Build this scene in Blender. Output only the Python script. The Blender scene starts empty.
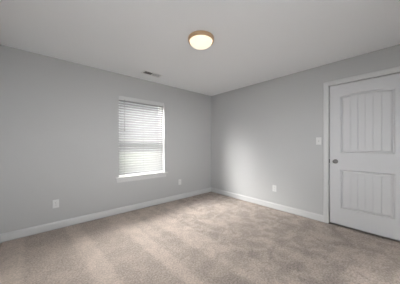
import bpy, bmesh, math
from mathutils import Vector, Matrix

PI = math.pi
scene = bpy.context.scene
C = scene.collection

# ------------------------------------------------------------------ camera
YAW = math.radians(48.46)                     # view direction, from +X towards +Y
CAM_H = 1.211
cam_d = bpy.data.cameras.new('camera')
cam_d.sensor_width = 36.0
cam_d.lens = 183.53 / 400 * 36.0
cam_d.shift_y = 2.05 / 400
cam_d.clip_start = 0.02
cam = bpy.data.objects.new('camera', cam_d)
cam.location = (0, 0, CAM_H)
cam.rotation_euler = (PI / 2, 0, YAW - PI / 2)
C.objects.link(cam)
scene.camera = cam

# ------------------------------------------------------------------ view
vs = scene.view_settings
vs.view_transform = 'Standard'
vs.look = 'None'
vs.gamma = 1.0
vs.use_curve_mapping = False
vs.exposure = 0.14

# ------------------------------------------------------------------ light
SKY = 0.8            # sky and shaded ground on the window's side
FILL = 14.8          # sky and ground brightness added as fill, mainly through the unseen windows
GLOW = 60.0          # bright sky band added in front of the window to light the carpet
SIDE_FILL = 75.0         # bright sky lobe added to lift the lower right wall and carpet
LAMP = 1.02          # ceiling lamp dome
w = bpy.data.worlds.new('hazy_sky')
scene.world = w
w.use_nodes = True
nt = w.node_tree
nt.nodes.clear()
wo = nt.nodes.new('ShaderNodeOutputWorld')
bg = nt.nodes.new('ShaderNodeBackground')
bg2 = nt.nodes.new('ShaderNodeBackground')
ad = nt.nodes.new('ShaderNodeAddShader')
tc = nt.nodes.new('ShaderNodeTexCoord')
sx = nt.nodes.new('ShaderNodeSeparateXYZ')
rp = nt.nodes.new('ShaderNodeValToRGB')
els = rp.color_ramp.elements           # position 0.5 = horizon
els[0].position = 0.0
els[0].color = (0.05, 0.05, 0.05, 1)
els[1].position = 1.0
els[1].color = (0.2, 0.2, 0.2, 1)
for p_, c_ in ((0.20, 0.06), (0.34, 0.25), (0.42, 0.60), (0.47, 1.0), (0.60, 1.0), (0.70, 0.45), (0.80, 0.25)):
    e = els.new(p_)
    e.color = (c_ * 0.955, c_ * 0.985, c_ * 1.02, 1)
mr = nt.nodes.new('ShaderNodeMapRange')
mr.inputs[1].default_value = -1.0
nt.links.new(tc.outputs['Generated'], sx.inputs[0])
nt.links.new(sx.outputs['Z'], mr.inputs[0])
nt.links.new(mr.outputs[0], rp.inputs[0])
nt.links.new(rp.outputs[0], bg.inputs[0])
sd = nt.nodes.new('ShaderNodeMapRange')
sd.interpolation_type = 'SMOOTHSTEP'
sd.inputs[1].default_value = -0.45
sd.inputs[2].default_value = -0.05
sd.inputs[3].default_value = FILL
sd.inputs[4].default_value = SKY
nt.links.new(sx.outputs['X'], sd.inputs[0])
sd2 = nt.nodes.new('ShaderNodeMapRange')
sd2.interpolation_type = 'SMOOTHSTEP'
sd2.inputs[1].default_value = -0.20
sd2.inputs[2].default_value = 0.0
sd2.inputs[3].default_value = FILL
sd2.inputs[4].default_value = SKY
nt.links.new(sx.outputs['Y'], sd2.inputs[0])
smx = nt.nodes.new('ShaderNodeMath')
smx.operation = 'MAXIMUM'
nt.links.new(sd.outputs[0], smx.inputs[0])
nt.links.new(sd2.outputs[0], smx.inputs[1])
nt.links.new(smx.outputs[0], bg.inputs[1])
gz = nt.nodes.new('ShaderNodeValToRGB')           # added bright band for the carpet, between 24 and 55 degrees up
gz.color_ramp.interpolation = 'EASE'
ge2 = gz.color_ramp.elements
ge2[0].position = 0.40
ge2[0].color = (0, 0, 0, 1)
ge2[1].position = 0.82
ge2[1].color = (0, 0, 0, 1)
for p_ in (0.52, 0.68):
    e = ge2.new(p_)
    e.color = (1, 1, 1, 1)
gm = nt.nodes.new('ShaderNodeMapRange')
gm.interpolation_type = 'SMOOTHSTEP'
gm.inputs[1].default_value = -0.05
gm.inputs[2].default_value = 0.15
gm.inputs[3].default_value = 0.0
gm.inputs[4].default_value = GLOW
nt.links.new(sx.outputs['Y'], gm.inputs[0])
gr = nt.nodes.new('ShaderNodeMath')
gr.operation = 'MULTIPLY'
nt.links.new(sx.outputs['Z'], gz.inputs[0])
nt.links.new(gz.outputs[0], gr.inputs[0])
nt.links.new(gm.outputs[0], gr.inputs[1])
# bright lobe added above the low sun, lifting the lower right wall and floor
ha, he = math.radians(152), math.radians(33)
hd = nt.nodes.new('ShaderNodeVectorMath')
hd.operation = 'DOT_PRODUCT'
hd.inputs[1].default_value = (math.cos(ha) * math.cos(he), math.sin(ha) * math.cos(he), math.sin(he))
nt.links.new(tc.outputs['Generated'], hd.inputs[0])
hr = nt.nodes.new('ShaderNodeMapRange')
hr.interpolation_type = 'SMOOTHSTEP'
hr.inputs[1].default_value = math.cos(math.radians(30))
hr.inputs[2].default_value = math.cos(math.radians(10))
hr.inputs[3].default_value = 0.0
hr.inputs[4].default_value = SIDE_FILL
nt.links.new(hd.outputs['Value'], hr.inputs[0])
hs = nt.nodes.new('ShaderNodeMath')
hs.operation = 'ADD'
nt.links.new(gr.outputs[0], hs.inputs[0])
nt.links.new(hr.outputs[0], hs.inputs[1])
bg2.inputs[0].default_value = (1.0, 0.985, 0.97, 1)
nt.links.new(hs.outputs[0], bg2.inputs[1])
nt.links.new(bg.outputs[0], ad.inputs[0])
nt.links.new(bg2.outputs[0], ad.inputs[1])
nt.links.new(ad.outputs[0], wo.inputs[0])

# room (metres): window wall at y = YB, door wall at x = XR
XL, XR, YF, YB, H = -0.352, 3.338, -0.33, 3.336, 2.44
T = 0.16
WX0, WX1, WZ0, WZ1 = 1.061, 1.966, 0.612, 2.062      # window opening
DY0, DY1, DZ0, DZ1 = -0.030, 0.785, 0.022, 2.088     # door slab

UX0, UX1 = 0.10, 1.30                                 # third window, unseen, added behind the camera for fill light
VY0, VY1, VZ0, VZ1 = -0.20, 0.66, 0.60, 2.10         # second window, unseen, added in the left wall for fill light

# hazy low sun, raking along the window wall from the left
SUN = 8.0
sl = bpy.data.lights.new('hazy_sun', 'SUN')
sl.energy = SUN
sl.angle = math.radians(20)
sl.color = (1.0, 0.985, 0.96)
so = bpy.data.objects.new('hazy_sun', sl)
g_, el_ = math.radians(25), math.radians(17.5)
sun_dir = Vector((math.cos(g_) * math.cos(el_), -math.sin(g_) * math.cos(el_), -math.sin(el_)))
so.rotation_euler = sun_dir.to_track_quat('-Z', 'Y').to_euler()
so.location = (-3, 8, 4)
C.objects.link(so)

for (px, py, pz, rx, sw_, sh_) in (((WX0 + WX1) / 2, YB + T + 0.01, (WZ0 + WZ1) / 2, -PI / 2, WX1 - WX0, WZ1 - WZ0),
                                   (XL - T - 0.01, (VY0 + VY1) / 2, (VZ0 + VZ1) / 2, None, VY1 - VY0, VZ1 - VZ0),
                                   ((UX0 + UX1) / 2, YF - T - 0.01, (VZ0 + VZ1) / 2, PI / 2, UX1 - UX0, VZ1 - VZ0)):
    pl = bpy.data.lights.new('window_daylight_portal', 'AREA')
    pl.shape = 'RECTANGLE'
    pl.size = sw_
    pl.size_y = sh_
    pl.cycles.is_portal = True
    po = bpy.data.objects.new('window_daylight_portal', pl)
    po.location = (px, py, pz)
    # faces into the room
    po.rotation_euler = (rx, 0, 0) if rx is not None else Vector((1, 0, 0)).to_track_quat('-Z', 'Z').to_euler()
    C.objects.link(po)


# ------------------------------------------------------------------ materials
def mat(name, col, rough=0.6, metal=0.0, bump=None, spec=0.5):
    m = bpy.data.materials.new(name)
    m.use_nodes = True
    n = m.node_tree.nodes
    b = n['Principled BSDF']
    b.inputs['Base Color'].default_value = (*col, 1)
    b.inputs['Roughness'].default_value = rough
    b.inputs['Metallic'].default_value = metal
    b.inputs['Specular IOR Level'].default_value = spec
    # faint procedural grain on every surface
    t = n.new('ShaderNodeTexCoord')
    nz = n.new('ShaderNodeTexNoise')
    nz.inputs['Scale'].default_value = bump[0] if bump else 60
    nz.inputs['Detail'].default_value = 3
    m.node_tree.links.new(t.outputs['Object'], nz.inputs['Vector'])
    bp = n.new('ShaderNodeBump')
    bp.inputs['Strength'].default_value = bump[1] if bump else 0.02
    bp.inputs['Distance'].default_value = bump[2] if bump else 0.001
    m.node_tree.links.new(nz.outputs['Fac'], bp.inputs['Height'])
    m.node_tree.links.new(bp.outputs[0], b.inputs['Normal'])
    return m


M_WALL = mat('grey_wall_paint', (0.465, 0.466, 0.462), 0.75, bump=(140, 0.10, 0.002), spec=0.25)
M_CEIL = mat('white_ceiling_paint', (0.88, 0.895, 0.91), 0.9, bump=(90, 0.12, 0.002), spec=0.1)
M_TRIM = mat('white_trim_paint', (0.58, 0.58, 0.575), 0.38)
M_DOOR = mat('white_door_paint', (0.585, 0.585, 0.59), 0.42, bump=(200, 0.03, 0.001))
M_PLAST = mat('white_plastic', (0.66, 0.66, 0.645), 0.35)
M_VINYL = mat('white_vinyl', (0.80, 0.80, 0.80), 0.4)
M_SLAT = mat('white_blind_slat', (0.34, 0.34, 0.34), 0.45)
M_CORD = mat('greyish_cord', (0.36, 0.36, 0.35), 0.8)
M_NICK = mat('satin_nickel', (0.24, 0.235, 0.225), 0.28, 1.0)
M_LATCH = mat('dark_latch_metal', (0.06, 0.06, 0.058), 0.45, 0.6)
M_BRASS = mat('brushed_gold', (0.60, 0.41, 0.25), 0.35, 0.5)
M_DARK = mat('dark_slot', (0.03, 0.03, 0.03), 0.7)
M_DUCT = mat('dark_duct', (0.09, 0.09, 0.09), 0.8)
M_VENT = mat('white_enamel', (0.80, 0.80, 0.80), 0.45)
M_LAWN = mat('outdoor_ground', (0.10, 0.12, 0.07), 0.95, bump=(8, 0.5, 0.02))


def glass_mat():
    m = bpy.data.materials.new('window_glass')
    m.use_nodes = True
    n = m.node_tree.nodes
    l = m.node_tree.links
    n.clear()
    o = n.new('ShaderNodeOutputMaterial')
    mx = n.new('ShaderNodeMixShader')
    tr = n.new('ShaderNodeBsdfTransparent')
    tr.inputs[0].default_value = (0.94, 0.94, 0.94, 1)
    gl = n.new('ShaderNodeBsdfGlossy')
    gl.inputs['Roughness'].default_value = 0.02
    fr = n.new('ShaderNodeFresnel')
    ge = n.new('ShaderNodeNewGeometry')
    ir = n.new('ShaderNodeMapRange')          # thin pane: same reflectance from either face
    ir.inputs[3].default_value = 1.45
    ir.inputs[4].default_value = 1 / 1.45
    l.new(ge.outputs['Backfacing'], ir.inputs[0])
    l.new(ir.outputs[0], fr.inputs[0])
    l.new(fr.outputs[0], mx.inputs[0])
    l.new(tr.outputs[0], mx.inputs[1])
    l.new(gl.outputs[0], mx.inputs[2])
    l.new(mx.outputs[0], o.inputs[0])
    return m


def lamp_mat():
    m = bpy.data.materials.new('lit_frosted_glass')
    m.use_nodes = True
    n = m.node_tree.nodes
    b = n['Principled BSDF']
    b.inputs['Base Color'].default_value = (0.25, 0.25, 0.24, 1)
    b.inputs['Roughness'].default_value = 0.5
    b.inputs['Emission Color'].default_value = (1.0, 0.86, 0.64, 1)
    b.inputs['Emission Strength'].default_value = LAMP
    return m


def carpet_mat():
    m = bpy.data.materials.new('beige_cut_pile_carpet')
    m.use_nodes = True
    n = m.node_tree.nodes
    l = m.node_tree.links
    b = n['Principled BSDF']
    b.inputs['Roughness'].default_value = 1.0
    b.inputs['Specular IOR Level'].default_value = 0.0
    b.inputs['Sheen Weight'].default_value = 0.15
    b.inputs['Sheen Roughness'].default_value = 0.6
    t = n.new('ShaderNodeTexCoord')

    def mapped(scale, rot=0.0):
        mp = n.new('ShaderNodeMapping')
        mp.inputs['Scale'].default_value = scale
        mp.inputs['Rotation'].default_value = (0, 0, rot)
        l.new(t.outputs['Object'], mp.inputs['Vector'])
        return mp.outputs[0]

    def noise(vec, scale, detail=2, rough=0.5, dist=0.0):
        z = n.new('ShaderNodeTexNoise')
        z.inputs['Scale'].default_value = scale
        z.inputs['Detail'].default_value = detail
        z.inputs['Roughness'].default_value = rough
        z.inputs['Distortion'].default_value = dist
        l.new(vec, z.inputs['Vector'])
        return z.outputs['Fac']

    def math_(op, a, c, clamp=False):
        q = n.new('ShaderNodeMath')
        q.operation = op
        q.use_clamp = clamp
        for i, v in enumerate((a, c)):
            if isinstance(v, (int, float)):
                q.inputs[i].default_value = v
            else:
                l.new(v, q.inputs[i])
        return q.outputs[0]

    def rng(v, a, c, d, e_):
        q = n.new('ShaderNodeMapRange')
        q.interpolation_type = 'SMOOTHSTEP'
        for i, k in enumerate((a, c, d, e_)):
            q.inputs[i + 1].default_value = k
        l.new(v, q.inputs[0])
        return q.outputs[0]

    # vacuum lanes: bands of pile brushed opposite ways, running along Y
    lanes = noise(mapped((3.4, 0.15, 1), 0.04), 1.0, 1, 0.3, 0.1)
    ragged = math_('MULTIPLY', math_('SUBTRACT', noise(mapped((1, 1, 1)), 14.0, 3, 0.7), 0.5), 0.16)
    lanes = rng(math_('ADD', lanes, ragged), 0.46, 0.55, -1, 1)
    sep = n.new('ShaderNodeSeparateXYZ')
    l.new(t.outputs['Object'], sep.inputs[0])
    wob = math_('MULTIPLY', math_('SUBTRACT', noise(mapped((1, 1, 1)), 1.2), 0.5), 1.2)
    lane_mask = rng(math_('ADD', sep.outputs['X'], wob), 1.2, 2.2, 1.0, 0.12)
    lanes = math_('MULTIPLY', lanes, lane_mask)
    # footprints and scuffs
    blot = rng(noise(mapped((1, 1, 1)), 5.5, 5, 0.72, 0.5), 0.38, 0.63, -1, 1)
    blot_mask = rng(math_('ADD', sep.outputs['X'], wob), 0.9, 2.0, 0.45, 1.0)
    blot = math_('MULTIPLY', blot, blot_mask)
    tuft = rng(noise(mapped((1, 1, 1)), 60.0, 3, 0.7), 0.30, 0.70, -1, 1)
    fine = rng(noise(mapped((1, 1, 1)), 230.0, 2, 0.6), 0.30, 0.70, -1, 1)
    s = math_('ADD', math_('MULTIPLY', lanes, 0.12), math_('MULTIPLY', blot, 0.16))
    s = math_('ADD', s, math_('MULTIPLY', tuft, 0.24))
    s = math_('ADD', s, math_('MULTIPLY', fine, 0.12))
    # window light painted into the pile colour: lighter towards it, darker towards the door
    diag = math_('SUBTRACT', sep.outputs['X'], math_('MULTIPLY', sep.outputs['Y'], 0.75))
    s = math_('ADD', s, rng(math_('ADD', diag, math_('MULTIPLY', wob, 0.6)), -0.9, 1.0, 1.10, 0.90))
    mul = n.new('ShaderNodeVectorMath')
    mul.operation = 'SCALE'
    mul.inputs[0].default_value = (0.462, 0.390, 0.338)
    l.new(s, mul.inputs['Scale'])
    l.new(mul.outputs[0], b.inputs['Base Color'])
    h = math_('ADD', math_('MULTIPLY', tuft, 0.5), math_('MULTIPLY', fine, 0.5))
    bp = n.new('ShaderNodeBump')
    bp.inputs['Strength'].default_value = 0.45
    bp.inputs['Distance'].default_value = 0.006
    l.new(h, bp.inputs['Height'])
    l.new(bp.outputs[0], b.inputs['Normal'])
    return m


M_GLASS = glass_mat()
M_LAMP = lamp_mat()
M_CARPET = carpet_mat()


# ------------------------------------------------------------------ helpers
def link(name, bm, material, parent=None, smooth=False):
    bmesh.ops.recalc_face_normals(bm, faces=bm.faces)
    me = bpy.data.meshes.new(name)
    bm.to_mesh(me)
    bm.free()
    if smooth:
        for p in me.polygons:
            p.use_smooth = True
    me.materials.append(material)
    o = bpy.data.objects.new(name, me)
    C.objects.link(o)
    if parent:
        o.parent = parent
    return o


def add_box(bm, a, b, bevel=0.0):
    a, b = Vector(a), Vector(b)
    r = bmesh.ops.create_cube(bm, size=1.0)
    v = r['verts']
    bmesh.ops.scale(bm, vec=(b - a), verts=v)
    bmesh.ops.translate(bm, vec=(a + b) / 2, verts=v)
    if bevel:
        es = list({e for x in v for e in x.link_edges})
        bmesh.ops.bevel(bm, geom=es, offset=bevel, segments=2, affect='EDGES', profile=0.5)


def box(a, b, bevel=0.0):
    bm = bmesh.new()
    add_box(bm, a, b, bevel)
    return bm


def add_prism(bm, prof, fn, t0, t1):
    """closed profile swept straight; fn(u, v, t) -> point"""
    A = [bm.verts.new(fn(u, v, t0)) for u, v in prof]
    B = [bm.verts.new(fn(u, v, t1)) for u, v in prof]
    k = len(prof)
    for i in range(k):
        bm.faces.new((A[i], A[(i + 1) % k], B[(i + 1) % k], B[i]))
    bm.faces.new(A)
    bm.faces.new(B[::-1])


def add_lathe(bm, prof, fn, seg=40):
    """profile of (r, h) turned about the axis; fn(x, y, h) -> point"""
    rings = []
    for r, h in prof:
        if r < 1e-6:
            rings.append([bm.verts.new(fn(0, 0, h))])
        else:
            rings.append([bm.verts.new(fn(r * math.cos(2 * PI * i / seg), r * math.sin(2 * PI * i / seg), h))
                          for i in range(seg)])
    for A, B in zip(rings, rings[1:]):
        for i in range(seg):
            j = (i + 1) % seg
            if len(A) == 1:
                bm.faces.new((A[0], B[i], B[j]))
            elif len(B) == 1:
                bm.faces.new((A[i], B[0], A[j]))
            else:
                bm.faces.new((A[i], B[i], B[j], A[j]))


def struct(name, bm, m, parent=None):
    o = link(name, bm, m, parent)
    if parent is None:
        o['kind'] = 'structure'
    return o


def empty(name, loc=(0, 0, 0), rotz=0.0):
    o = bpy.data.objects.new(name, None)
    o.location = loc
    o.rotation_euler = (0, 0, rotz)
    o.empty_display_size = 0.1
    C.objects.link(o)
    return o


def thing(name, label, cat, loc=(0, 0, 0), rotz=0.0):
    o = empty(name, loc, rotz)
    o['label'] = label
    o['category'] = cat
    return o


# ------------------------------------------------------------------ room shell
# carpet: its edge dips where it is tucked in along the walls
bm = bmesh.new()
xs = [XL, XL + .016, XL + .032, XR - .026, XR - .014, XR]
ys = [YF, YF + .016, YF + .032, YB - .032, YB - .016, YB]
dip = [-.026, -.014, 0, 0, -.014, -.026]
grid = [[bm.verts.new((x, y, min(dip[i], dip[j]))) for j, y in enumerate(ys)] for i, x in enumerate(xs)]
for i in range(5):
    for j in range(5):
        bm.faces.new((grid[i][j], grid[i + 1][j], grid[i + 1][j + 1], grid[i][j + 1]))
add_box(bm, (XL - T, YF - T, -0.10), (XR + T, YB + T, -0.028))
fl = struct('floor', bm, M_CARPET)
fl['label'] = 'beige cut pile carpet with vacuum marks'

bm = bmesh.new()
add_box(bm, (XL - T, YF - T, H), (XR + T, YB + T, H + 0.12))
struct('ceiling', bm, M_CEIL)

bm = bmesh.new()
ox0, ox1, oz0, oz1 = WX0, WX1, WZ0, WZ1
add_box(bm, (XL - T, YB, -.1), (ox0, YB + T, H))
add_box(bm, (ox1, YB, -.1), (XR + T, YB + T, H))
add_box(bm, (ox0, YB, -.1), (ox1, YB + T, oz0))
add_box(bm, (ox0, YB, oz1), (ox1, YB + T, H))
struct('wall_back', bm, M_WALL)

JT = 0.018                                      # jamb thickness
d0, d1, dz = DY0 - 0.009 - JT, DY1 + 0.009 + JT, DZ1 + 0.009 + JT
bm = bmesh.new()
add_box(bm, (XR, YF - T, -.1), (XR + .12, d0, H))
add_box(bm, (XR, d1, -.1), (XR + .12, YB, H))
add_box(bm, (XR, d0, dz), (XR + .12, d1, H))
struct('wall_right', bm, M_WALL)
bm = bmesh.new()
add_box(bm, (XL - T, YF - T, -.1), (XL, VY0, H))
add_box(bm, (XL - T, VY1, -.1), (XL, YB, H))
add_box(bm, (XL - T, VY0, -.1), (XL, VY1, VZ0))
add_box(bm, (XL - T, VY0, VZ1), (XL, VY1, H))
struct('wall_left', bm, M_WALL)
bm = bmesh.new()
add_box(bm, (XL, YF - T, -.1), (UX0, YF, H))
add_box(bm, (UX1, YF - T, -.1), (XR, YF, H))
add_box(bm, (UX0, YF - T, -.1), (UX1, YF, VZ0))
add_box(bm, (UX0, YF - T, VZ1), (UX1, YF, H))
struct('wall_front', bm, M_WALL)

# dim hallway shell behind the closed door
bm = bmesh.new()
hx0, hx1, hy0, hy1 = XR + .12, XR + 1.2, d0 - .2, d1 + .2
add_box(bm, (hx1, hy0, -.1), (hx1 + .05, hy1, H))
add_box(bm, (hx0, hy0 - .05, -.1), (hx1 + .05, hy0, H))
add_box(bm, (hx0, hy1, -.1), (hx1 + .05, hy1 + .05, H))
add_box(bm, (hx0, hy0, H), (hx1 + .05, hy1, H + .05))
add_box(bm, (hx0, hy0, -.1), (hx1 + .05, hy1, -.014))
struct('wall_hall', bm, M_WALL)

struct('ground', box((-25, YB + T + .02, -0.75), (28, 40, -0.65)), M_LAWN)

# baseboards
BH, BT = 0.100, 0.015
prof = [(0, 0.002), (BT, 0.002), (BT, BH - .022), (BT - .003, BH - .012), (BT - .008, BH - .006), (.005, BH), (0, BH)]
CW = 0.068                                      # casing width
ci0, ci1, ciz = DY0 - .011, DY1 + .011, DZ1 + .011   # casing inner edges
bm = bmesh.new()
add_prism(bm, prof, lambda u, v, t: (t, YB - u, v), XL, XR)
struct('baseboard_back', bm, M_TRIM)
bm = bmesh.new()
add_prism(bm, prof, lambda u, v, t: (XR - u, t, v), ci1 + CW, YB - BT)
add_prism(bm, prof, lambda u, v, t: (XR - u, t, v), YF, ci0 - CW)
struct('baseboard_right', bm, M_TRIM)
bm = bmesh.new()
add_prism(bm, prof, lambda u, v, t: (XL + u, t, v), YF, YB - BT)
struct('baseboard_left', bm, M_TRIM)
bm = bmesh.new()
add_prism(bm, prof, lambda u, v, t: (t, YF + u, v), XL + BT, XR - BT)
struct('baseboard_front', bm, M_TRIM)

# ------------------------------------------------------------------ window
win = empty('window_1', ((WX0 + WX1) / 2, YB, WZ0))
win['kind'] = 'structure'
inv = Matrix.Translation(-win.location)


def wpart(name, bm, m, parent=None, smooth=False):
    if parent is None:
        bm.transform(inv)
        return link(name, bm, m, win, smooth)
    bm.transform(inv)
    return link(name, bm, m, parent, smooth)


# stool (sill board) with rounded nose and horns, and apron below it
bm = bmesh.new()
add_box(bm, (WX0, YB + .002, WZ0), (WX1, YB + .095, WZ0 + .02))
add_box(bm, (WX0 - .060, YB - .042, WZ0), (WX1 + .060, YB + .002, WZ0 + .02), 0.006)
wpart('window_sill', bm, M_TRIM)
bm = bmesh.new()
ap = [(0, 0), (.010, 0), (.016, .012), (.016, .055), (.012, .062), (.012, .076), (0, .076)]
add_prism(bm, ap, lambda u, v, t: (t, YB - u, WZ0 - .076 + v), WX0 - .040, WX1 + .040)
wpart('apron', bm, M_TRIM)
FY0, FY1 = YB + .095, YB + T - .002
bm = bmesh.new()
fw = .032
add_box(bm, (WX0, FY0, WZ0), (WX0 + fw, FY1, WZ1))
add_box(bm, (WX1 - fw, FY0, WZ0), (WX1, FY1, WZ1))
add_box(bm, (WX0 + fw, FY0, WZ0), (WX1 - fw, FY1, WZ0 + fw + .01))
add_box(bm, (WX0 + fw, FY0, WZ1 - fw), (WX1 - fw, FY1, WZ1))
wpart('window_frame', bm, M_VINYL)
zm = 1.300
for nm, y0, z0, z1 in (('lower_sash', FY0 + .004, WZ0 + fw + .01, zm + .013), ('upper_sash', FY0 + .030, zm - .013, WZ1 - fw)):
    bm = bmesh.new()
    x0, x1, r = WX0 + fw, WX1 - fw, .026
    add_box(bm, (x0, y0, z0), (x0 + r, y0 + .024, z1))
    add_box(bm, (x1 - r, y0, z0), (x1, y0 + .024, z1))
    add_box(bm, (x0 + r, y0, z0), (x1 - r, y0 + .024, z0 + r))
    add_box(bm, (x0 + r, y0, z1 - r), (x1 - r, y0 + .024, z1))
    s = wpart('sash', bm, M_VINYL)
    bm = bmesh.new()
    add_box(bm, (x0 + r - .005, y0 + .010, z0 + r - .005), (x1 - r + .005, y0 + .014, z1 - r + .005))
    wpart('pane', bm, M_GLASS, s)
bm = bmesh.new()
xm = (WX0 + WX1) / 2
add_box(bm, (xm - .03, FY0 - .004, zm + .013), (xm + .03, FY0 + .014, zm + .025), .003)
wpart('sash_lock', bm, M_VINYL)

# unseen windows added beside and behind the camera to bring in fill light
def fill_window(name, a0, a1, fn):
    """fn(along, across, z) -> point; across runs from the outer wall face inwards"""
    wn = empty(name, (0, 0, 0))
    wn['kind'] = 'structure'
    bm = bmesh.new()
    am = (a0 + a1) / 2
    for p, q in (((a0, .02, VZ0), (a0 + .05, .07, VZ1)), ((a1 - .05, .02, VZ0), (a1, .07, VZ1)),
                 ((a0 + .05, .02, VZ0), (a1 - .05, .07, VZ0 + .05)), ((a0 + .05, .02, VZ1 - .05), (a1 - .05, .07, VZ1)),
                 ((am - .03, .02, VZ0 + .05), (am + .03, .07, VZ1 - .05))):
        add_box(bm, fn(*p), fn(*q))
    link('window_frame', bm, M_VINYL, wn)
    for p, q in ((a0 + .045, am - .025), (am + .025, a1 - .045)):
        link('pane', box(fn(p, .04, VZ0 + .045), fn(q, .044, VZ1 - .045)), M_GLASS, wn)


fill_window('fill_window_left', VY0, VY1, lambda a, c, z: (XL - T + c, a, z))
fill_window('fill_window_rear', UX0, UX1, lambda a, c, z: (a, YF - T + c, z))

# ------------------------------------------------------------------ blind
bl = thing('window_blind', 'white horizontal slat blind, lowered and filling the window above the sill', 'blind',
           ((WX0 + WX1) / 2, YB, WZ0 + .02))
binv = Matrix.Translation(-bl.location)


def bpart(name, bm, m, parent=None, smooth=False):
    bm.transform(binv)
    return link(name, bm, m, parent or bl, smooth)


BX0, BX1 = WX0 + .005, WX1 - .004
BY = YB + .026
SLAT_T = math.radians(48)
PITCH, SW = 0.0445, 0.050
vz0, vz1 = WZ1 - .074, WZ1 - .002
bpart('headrail', box((BX0, BY - .022, WZ1 - .048), (BX1, BY + .030, WZ1 - .001), .002), M_TRIM)
bm = bmesh.new()
vp = [(0, 0), (.010, 0), (.013, .006), (.013, .060), (.010, .066), (.010, .072), (0, .072)]
add_prism(bm, vp, lambda u, v, t: (t, YB + .016 - u, vz0 + v), WX0 + .003, WX1 - .003)
val = bpart('valance', bm, M_TRIM)
bm = bmesh.new()
z = vz0 - .012
br_top = WZ0 + .02 + .017
zs = []
while z > br_top + .012:
    zs.append(z)
    z -= PITCH
ca, sa = math.cos(SLAT_T), math.sin(SLAT_T)
for z in zs:
    prof = []
    n_ = 6
    for side in (1, -1):
        for i in range(n_ + 1):
            q = (i / n_ - .5) * side
            u = q * SW
            v = .0035 * (1 - (2 * q) ** 2) + side * .0012
            prof.append((u, v))
    # u: towards the room; slat's room edge hangs low
    add_prism(bm, prof, lambda u, v, t, z=z: (t, BY - (u * ca + v * sa), z - u * sa + v * ca), BX0, BX1)
bpart('slats', bm, M_SLAT)
bpart('bottom_rail', box((BX0, BY - .026, WZ0 + .0205), (BX1, BY + .026, br_top), .003), M_TRIM)
for cx in (WX0 + .10, (WX0 + WX1) / 2, WX1 - .10):
    bm = bmesh.new()
    for yy in (BY - .027, BY + .027):
        add_prism(bm, [(math.cos(k * PI / 3) * .0014, math.sin(k * PI / 3) * .0014) for k in range(6)],
                  lambda u, v, t, yy=yy: (cx + u, yy + v, t), WZ0 + .022, WZ1 - .05)
    bpart('ladder_cord', bm, M_CORD)
bm = bmesh.new()
wx = WX0 + .102
add_lathe(bm, [(0, 0), (.006, .002), (.006, .03), (.0042, .05), (.0042, .56), (0, .562)],
          lambda x, y, h: (wx + x, YB - .008 + y, WZ1 - .06 - .562 + h), 12)
bpart('tilt_wand', bm, M_CORD, smooth=True)

# ------------------------------------------------------------------ door
door = empty('door_1', (XR, (DY0 + DY1) / 2, 0))
door['kind'] = 'structure'
dinv = Matrix.Translation(-door.location)


def dpart(name, bm, m, parent=None, smooth=False):
    bm.transform(dinv)
    return link(name, bm, m, parent or door, smooth)


FX = XR + .007                                  # slab's face
SI = .127                                       # stile width
pu0, pu1 = DY0 + SI, DY1 - SI
puc, phw = (pu0 + pu1) / 2, (pu1 - pu0) / 2
NPL = 6


def P(u, z, depth):
    return (FX + depth, u, z)


bm = bmesh.new()


def quad(a, b, c, d):
    bm.faces.new([bm.verts.new(p) for p in (a, b, c, d)])


# slab back and edges
xb = FX + .035
quad((xb, DY0, DZ0), (xb, DY1, DZ0), (xb, DY1, DZ1), (xb, DY0, DZ1))
quad((FX, DY0, DZ0), (xb, DY0, DZ0), (xb, DY0, DZ1), (FX, DY0, DZ1))
quad((FX, DY1, DZ0), (xb, DY1, DZ0), (xb, DY1, DZ1), (FX, DY1, DZ1))
quad((FX, DY0, DZ0), (xb, DY0, DZ0), (xb, DY1, DZ0), (FX, DY1, DZ0))
quad((FX, DY0, DZ1), (xb, DY0, DZ1), (xb, DY1, DZ1), (FX, DY1, DZ1))
# stiles
quad(P(DY0, DZ0, 0), P(pu0, DZ0, 0), P(pu0, DZ1, 0), P(DY0, DZ1, 0))
quad(P(pu1, DZ0, 0), P(DY1, DZ0, 0), P(DY1, DZ1, 0), P(pu1, DZ1, 0))
panels = [(0.262, 0.838, 0.0), (1.080, 1.908, 0.030)]   # z0, z1 at the corners, arch rise
quad(P(pu0, DZ0, 0), P(pu1, DZ0, 0), P(pu1, panels[0][0], 0), P(pu0, panels[0][0], 0))
quad(P(pu0, panels[0][1], 0), P(pu1, panels[0][1], 0), P(pu1, panels[1][0], 0), P(pu0, panels[1][0], 0))
INS = .042                                      # moulding width
GW = .006                                      # half groove
us_f = []                                       # field samples: (u, groove depth)
f0, f1 = pu0 + INS, pu1 - INS
for k in range(NPL):
    a = f0 + (f1 - f0) * k / NPL
    b = f0 + (f1 - f0) * (k + 1) / NPL
    us_f.append((a + (GW if k else 0), 0))
    us_f.append(((a + b) / 2, 0))
    us_f.append((b - (GW if k < NPL - 1 else 0), 0))
    if k < NPL - 1:
        us_f.append((b, .0035))
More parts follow.
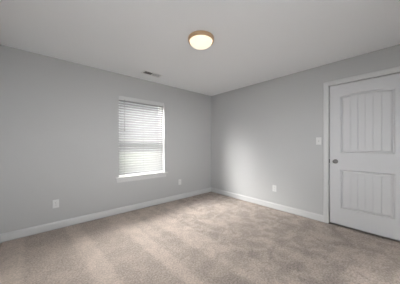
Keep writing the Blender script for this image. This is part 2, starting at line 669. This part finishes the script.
for z0, z1, rise in panels:
    def arch(u):
        return z1 + rise * (1 - ((u - puc) / phw) ** 2)
    if rise:
        K = 16
        for k in range(K):
            a = pu0 + (pu1 - pu0) * k / K
            b = pu0 + (pu1 - pu0) * (k + 1) / K
            quad(P(a, arch(a), 0), P(b, arch(b), 0), P(b, DZ1, 0), P(a, DZ1, 0))
    ts = [i / 24 for i in range(25)]

    def loop(ins, dep):
        a, b = pu0 + ins, pu1 - ins
        pts = [P(a + (b - a) * t, z0 + ins, dep) for t in ts]
        pts += [P(b + (a - b) * t, arch(b + (a - b) * t) - ins, dep) for t in ts]
        return pts
    steps = [(0, 0), (.004, .001), (.016, .014), (.022, .014), (.038, .0045), (INS, .003)]
    for (i0, e0), (i1, e1) in zip(steps, steps[1:]):
        A, B = loop(i0, e0), loop(i1, e1)
        for k in range(len(A)):
            j = (k + 1) % len(A)
            quad(A[k], A[j], B[j], B[k])
    for (ua, da), (ub, db) in zip(us_f, us_f[1:]):
        quad(P(ua, z0 + INS, .003 + da), P(ub, z0 + INS, .003 + db),
             P(ub, arch(ub) - INS, .003 + db), P(ua, arch(ua) - INS, .003 + da))
bmesh.ops.remove_doubles(bm, verts=bm.verts, dist=1e-5)
dpart('door_slab', bm, M_DOOR)

# jamb lining with a stop behind the slab
bm = bmesh.new()
g = .009
add_box(bm, (XR + .0, DY0 - g - JT, 0), (XR + .12, DY0 - g, DZ1 + g))
add_box(bm, (XR + .0, DY1 + g, 0), (XR + .12, DY1 + g + JT, DZ1 + g))
add_box(bm, (XR + .0, DY0 - g - JT, DZ1 + g), (XR + .12, DY1 + g + JT, DZ1 + g + JT))
add_box(bm, (xb + .002, DY0 - g, 0), (xb + .03, DY0 + .008, DZ1 - .008))
add_box(bm, (xb + .002, DY1 - .008, 0), (xb + .03, DY1 + g, DZ1 - .008))
add_box(bm, (xb + .002, DY0 - g, DZ1 - .008), (xb + .03, DY1 + g, DZ1 + g))
dpart('door_jamb', bm, M_TRIM)

# mitred casing
bm = bmesh.new()
cp = [(0, 0), (0, .009), (.006, .012), (.030, .013), (.040, .017), (.060, .018), (CW - .003, .016), (CW, .012), (CW, 0)]
path = [((ci1, 0.004), (1, 0)), ((ci1, ciz), (1, 1)), ((ci0, ciz), (-1, 1)), ((ci0, 0.004), (-1, 0))]
loops = []
for (u, z), (du, dz_) in path:
    loops.append([bm.verts.new((XR - t, u + du * w_, z + dz_ * w_)) for w_, t in cp])
for A, B in zip(loops, loops[1:]):
    for i in range(len(cp)):
        j = (i + 1) % len(cp)
        bm.faces.new((A[i], A[j], B[j], B[i]))
bm.faces.new(loops[0])
bm.faces.new(loops[-1][::-1])
dpart('door_casing', bm, M_TRIM)

# knob on a round rose, latch in the gap
KY, KZ = DY1 - .074, .952
bm = bmesh.new()
add_lathe(bm, [(0, 0), (.032, 0), (.032, .004), (.027, .009), (.014, .011), (0, .011)],
          lambda x, y, h: (FX - h, KY + x, KZ + y), 32)
rose = dpart('knob_rose', bm, M_NICK, smooth=True)
bm = bmesh.new()
add_lathe(bm, [(0, .010), (.011, .010), (.0105, .026), (.016, .032), (.024, .038), (.0275, .047), (.027, .056), (.022, .063), (.012, .067), (0, .068)],
          lambda x, y, h: (FX - h, KY + x, KZ + y), 32)
k = dpart('door_knob', bm, M_NICK, smooth=True)
k['label'] = 'round satin nickel knob'
bm = bmesh.new()
add_box(bm, (FX - .002, DY1 - .001, KZ - .030), (FX + .028, DY1 + g - .0005, KZ + .030))
dpart('latch', bm, M_LATCH)


# ------------------------------------------------------------------ wall plates
def plate_bm(w_, h_, t_):
    b = box((-w_ / 2, -t_, -h_ / 2), (w_ / 2, 0, h_ / 2), .0025)
    return b


def outlet(label, loc, rz):
    o = thing('wall_outlet', label, 'outlet', loc, rz)
    link('cover_plate', plate_bm(.074, .117, .007), M_PLAST, o)
    for s in (1, -1):
        zc = s * .0195
        bm = bmesh.new()
        pts = []
        for i in range(24):
            a = 2 * PI * i / 24
            pts.append((max(-.0145, min(.0145, .0172 * math.cos(a))), .0165 * math.sin(a) * .85 + zc))
        add_prism(bm, pts, lambda u, v, t: (u, t, v), -.0095, -.006)
        r = link('receptacle', bm, M_PLAST, o)
        bm = bmesh.new()
        add_box(bm, (-.0075, -.0099, zc - .002), (-.0055, -.0090, zc + .008))
        add_box(bm, (.0055, -.0099, zc - .001), (.0075, -.0090, zc + .007))
        add_box(bm, (-.0025, -.0099, zc - .011), (.0025, -.0090, zc - .006))
        link('slots', bm, M_DARK, r)
    bm = bmesh.new()
    add_lathe(bm, [(0, 0), (.0032, 0), (.0028, .0015), (0, .0018)], lambda x, y, h: (x, -.0068 - h, y), 12)
    link('screw', bm, M_PLAST, o)
    return o


outlet('white outlet low on the grey wall left of the window', (.197, YB, .357), 0)
outlet('white outlet low on the window wall, between the window and the corner', (2.357, YB, .371), 0)
outlet('white outlet low on the sunlit wall between the corner and the door', (XR, 1.655, .378), -PI / 2)

sw = thing('light_switch', 'white toggle light switch on the wall beside the door casing', 'light switch', (XR, .928, 1.260), -PI / 2)
link('cover_plate', plate_bm(.074, .117, .007), M_PLAST, sw)
bm = bmesh.new()
add_box(bm, (-.0055, -.0085, -.0125), (.0055, -.0068, .0125), .0005)
link('toggle_bezel', bm, M_CORD, sw)
bm = bmesh.new()
add_prism(bm, [(-.0075, -.005), (-.0075, .005), (-.019, .0095), (-.0205, .006)], lambda u, v, t: (t, u, v), -.0042, .0042)
link('toggle', bm, M_PLAST, sw)
for s in (1, -1):
    bm = bmesh.new()
    add_lathe(bm, [(0, 0), (.0032, 0), (.0028, .0015), (0, .0018)], lambda x, y, h: (x, -.0068 - h, y + s * .030), 12)
    link('screw', bm, M_PLAST, sw)

# ------------------------------------------------------------------ ceiling light
lt = thing('ceiling_light', 'round flush ceiling light with gold rim and glowing frosted dome', 'ceiling light', (1.42, 1.585, H))
bm = bmesh.new()
add_lathe(bm, [(.100, 0), (.144, 0), (.150, -.004), (.151, -.012), (.149, -.034), (.146, -.042), (.139, -.045), (.134, -.042), (.134, -.006), (.100, -.004)],
          lambda x, y, h: (x, y, h), 64)
link('rim', bm, M_BRASS, lt, True)
bm = bmesh.new()
dp = [(.1335, -.034)]
for i in range(1, 13):
    a = PI / 2 * i / 12
    dp.append((.1335 * math.cos(a), -.034 - .074 * math.sin(a)))
dp[-1] = (0, dp[-1][1])
add_lathe(bm, dp, lambda x, y, h: (x, y, h), 64)
link('glass_dome', bm, M_LAMP, lt, True)

# ------------------------------------------------------------------ ceiling vent
vx0, vx1, vy0, vy1 = 1.335, 1.680, 2.885, 3.045
vc = ((vx0 + vx1) / 2, (vy0 + vy1) / 2)
vt = thing('ceiling_vent', 'white rectangular louvred air vent in the ceiling above the window', 'vent', (vc[0], vc[1], H))
hw, hh = (vx1 - vx0) / 2, (vy1 - vy0) / 2
bm = bmesh.new()
fwd = .024
for a, b in (((-hw, -hh), (hw, -hh + fwd)), ((-hw, hh - fwd), (hw, hh)), ((-hw, -hh + fwd), (-hw + fwd, hh - fwd)), ((hw - fwd, -hh + fwd), (hw, hh - fwd))):
    add_box(bm, (a[0], a[1], -.007), (b[0], b[1], 0), .0015)
add_box(bm, (-.006, -hh + fwd, -.007), (.006, hh - fwd, -.001))
link('frame', bm, M_VENT, vt)
bm = bmesh.new()
add_box(bm, (-hw + fwd, -hh + fwd, -.0012), (hw - fwd, hh - fwd, -.0004))
link('duct_opening', bm, M_DUCT, vt)
bm = bmesh.new()
for s in (-1, 1):
    n_ = 7
    for i in range(n_):
        c = s * (.012 + (hw - fwd - .016) * (i + .5) / n_)
        t = math.radians(50)
        L = .0085
        dx, dz_ = math.cos(t) * L / 2, math.sin(t) * L / 2
        # lower edge leans outwards on each half
        p0, p1 = (c - s * dx, -.0058 + dz_), (c + s * dx, -.0058 - dz_)
        nx, nz = .0005, .0004
        add_prism(bm, [(p0[0] - nx, p0[1]), (p0[0] + nx, p0[1]), (p1[0] + nx, p1[1]), (p1[0] - nx, p1[1])],
                  lambda u, v, tt: (u, tt, v), -hh + fwd, hh - fwd)
link('louvres', bm, M_VENT, vt)
